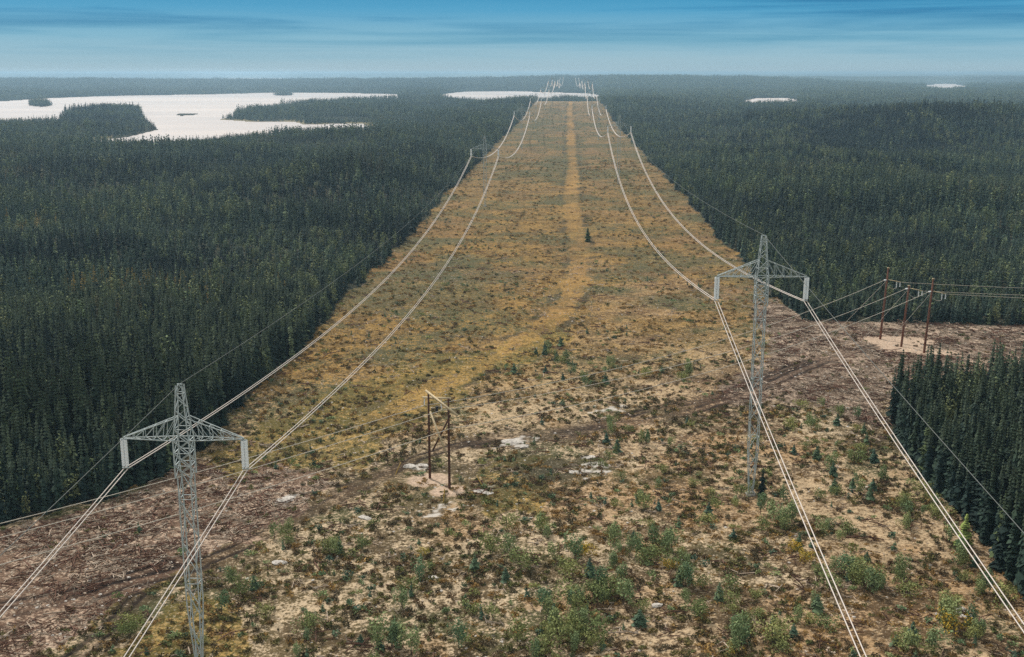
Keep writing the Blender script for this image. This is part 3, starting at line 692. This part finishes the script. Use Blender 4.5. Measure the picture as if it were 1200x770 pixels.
# felled sticks
def stick_mesh(seed, l):
    rg = np.random.default_rng(seed); V = []; Q = []
    for k in range(5):
        a = rg.normal() * .9; ll = l * rg.uniform(.3, 1); r = rg.uniform(.04, .09); c = rg.normal(size=2) * .9; zz = rg.uniform(.08, .35); t = rg.normal() * .12
        dx, dy = math.cos(a) * ll / 2, math.sin(a) * ll / 2; nx, ny = -math.sin(a) * r, math.cos(a) * r; b0 = len(V)
        for sg in (-1, 1):
            for (ox, oy, oz) in ((nx, ny, 0), (0, 0, r * 1.3), (-nx, -ny, 0), (0, 0, -r)): V.append((c[0] + sg * dx + ox, c[1] + sg * dy + oy, zz + sg * t * ll / 2 + oz))
        for e in range(4): Q.append((b0 + e, b0 + (e + 1) % 4, b0 + 4 + (e + 1) % 4, b0 + 4 + e))
        Q.append((b0, b0 + 1, b0 + 2, b0 + 3)); Q.append((b0 + 4, b0 + 5, b0 + 6, b0 + 7))
    return fast_mesh('slash', np.array(V), np.array(Q))
M_LOG2 = flatmat('brown_slash', lin((120, 88, 70)), .9, c2=lin((84, 58, 48)))
slp = [proto_obj('slash_%02d' % k, stick_mesh(700 + k, 2.4), M_LOG if k < 3 else M_LOG2) for k in range(6)]
Pn = sample_view(100, 420, .95, .4, 150); x, y = Pn[:, 0], Pn[:, 1]; px, py = g2px(x, y)
inS = slashm(px + 10 * (vnoise(x / 6, y / 6, 3) - .5), py + 14 * (vnoise(x / 6, y / 6, 4) - .5))
k = ~is_forest(x, y) & (rng.random(len(x)) < np.where(inS, .6 * sm(.3, .6, fbm(x / 8, y / 7, 171, 3)) + .12, .03)); x, y = x[k], y[k]
for T in TRACKS[:1]: kk = linedist(x, y, T) > 1.6; x, y = x[kk], y[kk]
for (mx_, my_), (rx_, ry_) in zip(MOUND, MOUND_R): kk = np.hypot((x - mx_) / rx_, (y - my_) / ry_) > 1; x, y = x[kk], y[kk]
n = len(x); rr = rot3(n, .08); rr[:, 2] = rng.normal(size=n) * .8 + np.where(x > 0, .1, .5); ss = rng.uniform(.45, 1.15, n)
scatter('slash_debris', np.column_stack([x, y, ground_z(x, y)]), rr, np.stack([ss] * 3, 1), rng.integers(0, 6, n), slp, kind='stuff', label='felled branches and sticks strewn over the freshly cleared strips', category='debris')
# small stones
def rock_mesh(seed, s=1.0):
    bm = bmesh.new(); bmesh.ops.create_icosphere(bm, subdivisions=2, radius=s); rg = random.Random(seed)
    for v in bm.verts:
        v.co *= 1 + rg.uniform(-.22, .22); v.co.z *= .45
    me = bpy.data.meshes.new('rock'); bm.to_mesh(me); bm.free(); return me
stp = [proto_obj('stone_%02d' % k, rock_mesh(k, .3), M_ROCK) for k in range(3)]
for o_ in stp[1:]: o_.data.materials.clear(); o_.data.materials.append(M_LOG)
Pn = sample_view(100, 400, 1.7, .3, 150); x, y = Pn[:, 0], Pn[:, 1]; px, py = g2px(x, y)
k = ~is_forest(x, y) & (rng.random(len(x)) < sm(.5, .65, fbm(x / 9, y / 9, 181, 3)) * .5 + .04 + .75 * slashm(px, py)); x, y = x[k], y[k]; n = len(x); ss = rng.uniform(.25, .9, n)
scatter('stone_litter', np.column_stack([x, y, ground_z(x, y)]), rot3(n, .1), np.stack([ss] * 3, 1), rng.integers(0, 3, n), stp, kind='stuff', label='small pale stones littering the sandy ground', category='stones')
ROCKS = [(600, 518, 1.6, 'long white rock slab beside the muddy wheel ruts'), (612, 523, 1.1, 'smaller white rock slab just below the long slab by the ruts'), (562, 575, .8, 'white rock on the green patch right of the wooden pole frame'),
         (572, 577, .9, 'jagged white rock right of the wooden pole frame'), (480, 546, 1.0, 'white rock slab left of the wooden pole frame'), (497, 545, .9, 'white rock slab nearest the left wooden pole'),
         (674, 553, 1.0, 'white rock among dark scrub right of the pole frame'), (690, 536, 1.2, 'grey rock slab on the bare sand beyond the pole frame'), (328, 650, .9, 'white rock on the bare sand right of the left tower'),
         (335, 583, 1.3, 'pale rock slab at the top of the bare slope right of the left tower'), (1124, 716, 1.0, 'white rock at lower right near the yellow green bush'), (1132, 722, .8, 'smaller white rock beside the one near the yellow green bush'),
         (506, 670, .7, 'pale rock on the sandy ground left of the bottom thicket'), (770, 706, .6, 'small grey rock right of the bottom thicket'), (428, 603, .9, 'grey boulder on the sandy ground left of the pole frame'),
         (1076, 500, .9, 'pale rock in the brush in front of the right stand')]
for k, (px, py, s, lab) in enumerate(ROCKS):
    x, y = px2g(px, py); o = link('rock', rock_mesh(50 + k, 1.0), M_ROCK, label=lab, category='rock'); o.location = (x, y, float(ground_z(x, y)) + .05); o.scale = (s * 1.3, s * .8, s * .7); o.rotation_euler = (0, 0, random.uniform(-.5, .5))

# ------------------------------------------------------------------ steel towers
class MB:
    def __init__(s): s.V = []; s.Q = []
    def bar(s, a, b, w=.1, w2=None):
        a = Vector(a); b = Vector(b); d = (b - a).normalized(); u = d.cross(Vector((0, 0, 1)) if abs(d.z) < .95 else Vector((1, 0, 0))).normalized(); v = d.cross(u)
        w2 = w2 or w; n = len(s.V)
        for p in (a, b):
            for (i, j) in ((-1, -1), (1, -1), (1, 1), (-1, 1)): s.V.append(tuple(p + u * i * w / 2 + v * j * w2 / 2))
        for e in range(4): s.Q.append((n + e, n + (e + 1) % 4, n + 4 + (e + 1) % 4, n + 4 + e))
        s.Q += [(n + 3, n + 2, n + 1, n), (n + 4, n + 5, n + 6, n + 7)]
    def angle(s, a, b, w=.12, t=.03):
        """an L-section steel member"""
        a = Vector(a); b = Vector(b); d = (b - a).normalized(); u = d.cross(Vector((0, 0, 1)) if abs(d.z) < .95 else Vector((1, 0, 0))).normalized(); v = d.cross(u)
        pr = [(0, 0), (w, 0), (w, t), (t, t), (t, w), (0, w)]; n = len(s.V)
        for p in (a, b):
            for (i, j) in pr: s.V.append(tuple(p + u * (i - w / 3) + v * (j - w / 3)))
        for e in range(6): s.Q.append((n + e, n + (e + 1) % 6, n + 6 + (e + 1) % 6, n + 6 + e))
    def build(s, name, mat, parent=None, **k):
        return link(name, fast_mesh(name, np.array(s.V), np.array(s.Q)), mat, parent, **k)
def tower(x, y, zt, label, group, rz=0.0, ins=4.0, fine=True, bare_gap=False):
    """zt: height of the crossarm's lower chord above datum"""
    zb = float(ground_z(x, y)); t = bpy.data.objects.new('lattice_tower', None); C.objects.link(t); t.location = (x, y, zb); t.rotation_euler = (0, 0, rz)
    t['label'] = label; t['category'] = 'tower'; t['group'] = group
    ha = zt - zb; k = 1.0 if fine else 1.4
    def hw(z):   # half width of the mast
        if z > ha + 2.6: return .62 + (.34 - .62) * min(1, (z - ha - 2.6) / 3.9)
        if z > ha: return .88 + (.62 - .88) * (z - ha) / 2.6
        if z > ha - 4.5: return .92
        if z > 8: return .74
        return .3 + .44 * max(z, 0) / 8
    def corners(z): w = hw(z); return [(-w, -w, z), (w, -w, z), (w, w, z), (-w, w, z)]
    def lattice(zs, name):
        m = MB()
        for i, (a, b_) in enumerate(zip(zs[:-1], zs[1:])):
            ca, cb = corners(a), corners(b_)
            for c in range(4):
                m.angle(ca[c], cb[c], .125 * k)
                d = (c + 1) % 4
                if (i + c) % 2: m.angle(ca[c], cb[d], .085 * k)
                else: m.angle(ca[d], cb[c], .085 * k)
                if i % 4 == 0: m.angle(cb[c], cb[d], .08 * k)
        return m.build(name, M_STEEL, t)
    n = int((ha - 4.5) / 2.2); lattice([.0] + list(np.linspace(.4, ha - 4.5, n)), 'mast')
    m = MB(); zs = np.linspace(ha - 4.5, ha, 4)
    for a, b_ in zip(zs[:-1], zs[1:]):
        ca, cb = corners(a + .01), corners(b_)
        for c in range(4):
            d = (c + 1) % 4; m.angle(ca[c], cb[c], .14 * k); m.angle(ca[c], cb[d], .08 * k); m.angle(ca[d], cb[c], .08 * k); m.angle(cb[c], cb[d], .09 * k)
    m.build('cage', M_STEEL, t)
    lattice(list(np.linspace(ha, ha + 2.6, 3)) + list(np.linspace(ha + 2.6, ha + 6.4, 5))[1:], 'peak')
    m = MB(); m.bar((0, 0, -.6), (0, 0, .35), 1.5); m.bar((0, 0, .35), (0, 0, .5), .9); m.build('footing', flatmat('concrete', lin((168, 164, 156)), .9), t)
    m = MB(); m.bar((-.3, 0, ha + 6.45), (.3, 0, ha + 6.45), .12)
    m.build('peak_cap', M_STEEL, t)
    AL = 6.95
    for sg in (-1, 1):
        m = MB(); zlo, zhi = ha + .02, ha + 2.6; tip = (sg * AL, 0, ha + .05)
        for yy in (-.9, .9):
            lo0 = (sg * .9, yy, zlo); hi0 = (sg * .62, yy * .68, zhi)
            tl = (sg * AL, yy * .12, ha); 
            m.angle(lo0, tl, .11 * k); m.angle(hi0, (sg * AL, yy * .12, ha + .12), .11 * k)
            N_ = 5; prev = Vector(hi0)
            for i in range(1, N_):
                f1 = i / N_; lo = Vector(lo0).lerp(Vector(tl), f1); hi = Vector(hi0).lerp(Vector(tl), f1)
                m.angle(prev, lo, .065 * k); m.angle(lo, hi, .065 * k); prev = hi
        for i in range(0, 5):
            f1 = i / 5; f2 = (i + 1) / 5; w1 = .9 * (1 - f1) + .12 * f1; w2 = .9 * (1 - f2) + .12 * f2; x1 = sg * (.9 + (AL - .9) * f1); x2 = sg * (.9 + (AL - .9) * f2)
            m.angle((x1, -w1, ha), (x2, w2, ha), .06 * k); m.angle((x1, w1, ha), (x1, -w1, ha), .06 * k)
            x3 = sg * (.62 + (AL - .62) * f1); m.angle((x3, -w1 * .68, zhi - (zhi - ha - .1) * f1), (x3, w1 * .68, zhi - (zhi - ha - .1) * f1), .06 * k)
        m.build('crossarm', M_STEEL, t)
        top = ha - .1
        h = MB(); h.bar((sg * AL - .35, 0, top), (sg * AL + .35, 0, top), .1); yoke = h.build('insulator_hanger', M_STEEL, t)
        for dx in (-.19, .19):
            pr = []; nn = 18 if fine else 6; zz = top - .05
            for q in range(nn):
                pr += [(.16, zz), (.23, zz - .05), (.22, zz - .11)]; zz -= (ins - .3) / nn
            pr.append((.05, zz))
            o = link('insulator_string', lathe_mesh('insulator_string', pr, 8), M_GLASS, yoke); o.location = (sg * AL + dx, 0, 0)
        h = MB(); h.bar((sg * AL - .4, 0, ha - ins), (sg * AL + .4, 0, ha - ins), .14, .1); h.build('conductor_clamp', M_STEEL, yoke)
    return (x, y, zt - ins), zt + 6.45
LEFT = [(-47, -320, 26.2), (-43.15, 117.5, 26.25), (-40.5, 563, 29.2), (-38.5, 1001, 33.2), (-37.5, 1440, 35.0), (-34, 1880, 42), (-28, 2320, 53), (-25, 2760, 52), (-22, 3250, 40), (-16, 5200, 50)]
RIGHT = [(28, -330, 34), (31.0, 170.4, 36.0), (32.9, 675, 35.6), (34.1, 1126, 35.2), (38.9, 1640, 38), (44, 2115, 50), (45, 2590, 51), (46, 3080, 42), (52, 5000, 48)]
ORD = ['nearest', 'second', 'third', 'fourth', 'fifth', 'sixth', 'seventh']
for side, TW in (('left', LEFT), ('right', RIGHT)):
    for i, (x, y, z) in enumerate(TW[1:8]):
        near = ('grey lattice steel tower at the lower left with two white insulators' if side == 'left' else 'grey lattice steel tower at the right above the brushy clearing') if i == 0 else \
            'grey lattice steel tower, %s from the camera on the %s hand power line' % (ORD[i], side)
        tower(x, y, z, near, 'steel towers of the %s line' % side, 0.02, 3.6 if side == 'left' else 3.8, i < 2)

def wire_mesh(name, P, rad, seg=6):
    P = np.array(P); n = len(P); T = np.gradient(P, axis=0); T /= np.linalg.norm(T, axis=1)[:, None]
    U = np.cross(T, [0, 0, 1.0]); U /= np.linalg.norm(U, axis=1)[:, None]; Vv = np.cross(T, U)
    rad = np.asarray(rad) * np.ones(n); ring = []
    for k in range(seg): a = 6.283 * k / seg; ring.append(P + (U * math.cos(a) + Vv * math.sin(a)) * rad[:, None])
    V = np.stack(ring, 1).reshape(-1, 3); i = np.arange(n - 1)[:, None] * seg; k = np.arange(seg)[None, :]; k2 = (k + 1) % seg
    Q = np.stack([i + k, i + k2, i + seg + k2, i + seg + k], -1).reshape(-1, 4)
    return fast_mesh(name, V, Q, True)
def span(a, b, sag, n=40):
    t = np.linspace(0, 1, n); a = np.array(a, float); b = np.array(b, float)
    p = a[None] * (1 - t[:, None]) + b[None] * t[:, None]; p[:, 2] -= 4 * sag * t * (1 - t); return p
for side, TW, ins in (('left', LEFT, 3.6), ('right', RIGHT, 3.8)):
    for sg, io in ((-1, 0), (1, 1)):
        e = bpy.data.objects.new('conductor_bundle', None); C.objects.link(e); e.location = (TW[1][0] + sg * 6.95, TW[1][1], TW[1][2] - ins)
        e['label'] = {('left', 0): 'pale twin cable on the outer, forest side arms of the left towers', ('left', 1): 'pale twin cable on the inner, corridor side arms of the left towers',
                      ('right', 0): 'pale twin cable on the inner, corridor side arms of the right towers', ('right', 1): 'pale twin cable on the outer, forest side arms of the right towers'}[(side, io)]
        e['category'] = 'power cable'; e['group'] = 'twin power cables along the two lines'
        for dx in (-.23, .23):
            pts = []
            for a, b_ in zip(TW[:-1], TW[1:]):
                L_ = b_[1] - a[1]; sag = 12.6 * (L_ / 440) ** 2 if L_ < 700 else 20
                if side == 'right' and L_ < 700: sag = 14.5 * (L_ / 500) ** 2
                q_ = span((a[0] + sg * 6.95 + dx, a[1], a[2] - ins - .1), (b_[0] + sg * 6.95 + dx, b_[1], b_[2] - ins - .1), sag, 56)
                pts.append(q_ if not pts else q_[1:])
            pts = np.concatenate(pts); w = link('wire', wire_mesh('wire', pts - np.array(e.location), (.056 + .12 * sm(150, 1100, pts[:, 1]) + .30 * sm(1000, 3500, pts[:, 1]))), M_WIRE, e)
        m = MB()
        for a, b_ in zip(TW[1:5], TW[2:6]):
            sp_ = span((a[0] + sg * 6.95, a[1], a[2] - ins - .1), (b_[0] + sg * 6.95, b_[1], b_[2] - ins - .1), 12.6, 8)[1:-1]
    pts = []
    for a, b_ in zip(TW[:5], TW[1:6]):
        q_ = span((a[0], a[1], a[2] + 6.5), (b_[0], b_[1], b_[2] + 6.5), 7.0, 50); pts.append(q_ if not pts else q_[1:])
    link('shield_wire', wire_mesh('shield_wire', np.concatenate(pts), .030), M_SHIELD, label='thin dark grey earth wire along the tops of the %s towers' % side, category='wire', group='earth wires')

# ------------------------------------------------------------------ wooden pole line crossing the corridor
def pole_mb(a, b, r0, r1, name, mat, parent, n=9):
    a = Vector(a); b = Vector(b); me = lathe_mesh(name, [(r0, 0), (r0 * .6 + r1 * .4, (b - a).length * .5), (r1, (b - a).length), (0.001, (b - a).length + .02)], n)
    o = link(name, me, mat, parent); o.location = a; o.rotation_euler = (b - a).to_track_quat('Z', 'Y').to_euler(); return o
def on_ground(px, py):
    z = 0.
    for _ in range(4): x, y = px2g(px, py, z); z = float(ground_z(x, y))
    return Vector((float(x), float(y), z))
def top_of(base, py):     # height of a vertical pole whose top shows at row py
    lo, hi_ = 0, 40
    for _ in range(40):
        m = (lo + hi_) / 2
        if g2px(base.x, base.y, base.z + m)[1] > py: lo = m
        else: hi_ = m
    return lo
b1 = on_ground(503.8, 560.5); b2 = on_ground(526.8, 572.5); h1 = top_of(b1, 461.5); h2 = top_of(b2, 467)
t = bpy.data.objects.new('wooden_pole_frame', None); C.objects.link(t); t.location = (b1 + b2) / 2
t['label'] = 'wooden two pole power line frame with pale crossbeam and brace in the middle'; t['category'] = 'utility pole'
Or = (b1 + b2) / 2; ax = (b2 - b1); ax.z = 0; axn = ax.normalized()
def plane_pt(px, py, off=0.0):   # point of the vertical plane through both poles seen at that pixel
    x, y, d = pxray(px, py); nrm = Vector((axn.y, -axn.x, 0)); o = Vector((0, 0, CAM_H)); r = Vector((float(x), float(y), float(d)))
    if off: pass
    tt = (b1 + nrm * off - o).dot(nrm) / r.dot(nrm); return o + r * tt
pole_mb(b1 - Or - Vector((0, 0, .5)), b1 - Or + Vector((0, 0, h1)), .23, .16, 'pole', M_WOODB, t); pole_mb(b2 - Or - Vector((0, 0, .5)), b2 - Or + Vector((0, 0, h2)), .23, .16, 'pole', M_WOODB, t)
def beam(a, b, w, mat, nm): m = MB(); m.bar(a - Or, b - Or, w, w * 1.2); return m.build(nm, mat, t)
nrm = Vector((axn.y, -axn.x, 0)); nrm = nrm if nrm.y < 0 else -nrm
beam(plane_pt(500.5, 457.5) + nrm * .25, plane_pt(537.5, 486.5) + nrm * .25, .26, M_BEAM, 'crossbeam')
beam(plane_pt(506, 482) + nrm * .3, plane_pt(525.5, 533.5) + nrm * .3, .22, M_BEAM, 'brace')
beam(plane_pt(526, 487) - nrm * .3, plane_pt(505.5, 528) - nrm * .3, .18, M_WOODB, 'brace')
beam(plane_pt(493.5, 466) - nrm * .35, plane_pt(526, 467.5) - nrm * .35, .26, M_BEAM, 'crossarm')
WT = []
for (px, py, px2, py2) in ((495.2, 467, 495.2, 475.5), (515, 468, 514.6, 481)):
    a = plane_pt(px, py) - nrm * .35; bb = plane_pt(px2, py2) - nrm * .35
    l = (a - bb).length; pr = []; zz = 0
    for q in range(8): pr += [(.04, zz), (.15, zz - .07), (.04, zz - .12)]; zz -= l / 8
    o = link('insulator_string', lathe_mesh('insulator_string', pr, 8), M_GLASS, t); o.location = a - Or; WT.append(a - Vector((0, 0, l)))
m = MB(); pd = plane_pt(512, 480) ; m.bar(pd - Or + Vector((0, 0, .5)), pd - Or - Vector((0, 0, .5)), .5, .4); m.build('switch_box', flatmat('dark_metal', lin((40, 40, 42)), .6), t)
WT.append(plane_pt(527.5, 502.5) + nrm * .25)
for k, (px, py, tx_, ty_, lab) in enumerate([(519.5, 588, 521, 572, 'yellow marker post in front of the wooden pole frame'), (463, 556, 470, 547, 'leaning yellow marker post left of the wooden pole frame'),
                                       (567, 572, 559, 561, 'leaning yellow marker post right of the wooden pole frame')]):
    g = on_ground(px, py); hh_ = 2.2; dxm = (tx_ - px) / 1287 * 185
    o = pole_mb(g - Vector((0, 0, .2)), g + Vector((dxm, 0, hh_)), .09, .08, 'marker_post', M_YPOST, None, 6); o['label'] = lab; o['category'] = 'post'; o['group'] = 'yellow marker posts'

POL = [((1031.3, 397.6), 313.6, 'back left'), ((1056, 406.4), 334.5, 'middle'), ((1082.7, 413.6), 326.4, 'front right')]
WR_L = []; WR_R = []; TOPS = []
adir = Vector((1, -.05, 0)).normalized()
for (bp_, ty_, lab) in POL:
    g = on_ground(*bp_); H_ = top_of(g, ty_); t = bpy.data.objects.new('utility_pole', None); C.objects.link(t); t.location = g
    t['label'] = 'reddish wooden power pole on a sand pad, %s one of three by the clearing' % lab; t['category'] = 'utility pole'; t['group'] = 'three wooden poles at the right'
    lean = Vector((.7, 0, 0)) if lab != 'x' else Vector()
    pole_mb(Vector((0, 0, -.4)), lean + Vector((0, 0, H_)), .30, .2, 'pole', M_WOODR, t)
    m = MB(); m.bar(lean + Vector((-.27, 0, H_ - .1)), lean + Vector((.27, 0, H_ - .1)), .3); m.build('pole_cap', M_BEAM, t)
    za = H_ - (3.3 if lab != 'middle' else .9)
    lx = lean.x * za / H_
    m = MB(); m.bar(Vector((lx + .2, -.25, za + .25)), Vector((lx + 3.4, -.4, za - .35)), .2, .16); m.build('crossarm', M_BEAM, t)
    for dx, ln in ((2.4, 1.5), (3.25, 1.3)):
        pr = []; zz = 0
        for q in range(7): pr += [(.05, zz), (.17, zz - .08), (.05, zz - .14)]; zz -= ln / 7
        o = link('insulator_string', lathe_mesh('insulator_string', pr, 8), M_GLASS, t); o.location = (lx + dx, -.35, za - .35)
    m = MB(); m.bar(Vector((lx - .75, 0, za)), Vector((lx - .15, 0, za + .1)), .3, .3); m.build('strain_insulator', M_GLASS, t)
    WR_L.append(g + Vector((lx - .75, 0, za))); WR_R.append(g + Vector((lx + 3.6, -.4, za - .4))); TOPS.append(g + lean + Vector((0, 0, H_)))
    # jumper and stay
    jp = span((lx - .6, -.1, za), (lx + 2.5, -.35, za - 1.8), 1.0, 10); link('jumper_wire', wire_mesh('jumper_wire', jp, .035, 4), M_WIREG, t)
    gp = on_ground(bp_[0] - 58, bp_[1] + 6 - (8 if lab == 'back left' else 0))
    link('stay_wire', wire_mesh('stay_wire', np.array([(lx, 0, za), tuple(gp - g)]), .035, 4), M_WIREG, t)
def far_pt(px, py, z):
    x, y = px2g(px, py, z); return Vector((float(x), float(y), z))
LW = [far_pt(-150, 650, 10.5), far_pt(-150, 668, 10.0), far_pt(-150, 702, 9.5)]
words = ['upper', 'middle', 'lower']
order_r = [0, 1, 2]
for k in range(3):
    sagA = 1.0
    p1 = span(LW[k], WT[k], .8, 24); r_ = WR_L[k]; p2 = span(WT[k], r_, 3.6, 40)[1:]
    e = WR_R[k]; p3 = span(e, e + Vector((150, -3 + k * 1.5, [1.0, 2.0, .3][k])), 2.0, 20)
    link('line_wire', wire_mesh('line_wire', np.concatenate([p1, p2]), .055, 5), M_WIREG, label='pale thin wire crossing the clearing through the pole frame, %s of three' % words[k], category='wire', group='wires of the wooden pole line')
    link('line_wire', wire_mesh('line_wire', p3, .042, 5), M_WIREG, label='pale thin wire running right from the three poles, %s of three' % words[k], category='wire', group='wires running right from the three poles')
for k in (0, 2):
    p3 = span(TOPS[k], TOPS[k] + Vector((150, -3, -.3)), 1.0, 16)
    link('earth_wire', wire_mesh('earth_wire', p3, .025, 4), M_SHIELD, label='thin dark wire running right from the top of the %s pole' % POL[k][2], category='wire', group='thin top wires at the right')

# ------------------------------------------------------------------ haze
bm = bmesh.new(); zt = 76.0; z0 = -14.0
for v in ((-40000, -500, z0), (40000, -500, z0), (40000, 95000, z0), (-40000, 95000, z0), (-40000, -500, zt), (40000, -500, zt), (40000, 95000, zt), (-40000, 95000, zt)): bm.verts.new(v)
bm.verts.ensure_lookup_table()
for q in ((3, 2, 1, 0), (4, 5, 6, 7), (0, 1, 5, 4), (1, 2, 6, 5), (2, 3, 7, 6), (3, 0, 4, 7)): bm.faces.new([bm.verts[i] for i in q])
me = bpy.data.meshes.new('haze'); bm.to_mesh(me); bm.free()
hm = bpy.data.materials.new('haze'); hm.use_nodes = True; nt = hm.node_tree
for n in list(nt.nodes): nt.nodes.remove(n)
o_ = nt.nodes.new('ShaderNodeOutputMaterial'); pv = nt.nodes.new('ShaderNodeVolumePrincipled')
pv.inputs['Color'].default_value = (.46, .70, .90, 1); pv.inputs['Density'].default_value = HAZE_D; pv.inputs['Anisotropy'].default_value = .35
nt.links.new(pv.outputs[0], o_.inputs['Volume'])
link('haze', me, hm, kind='stuff', label='pale blue haze over the far land', category='haze')
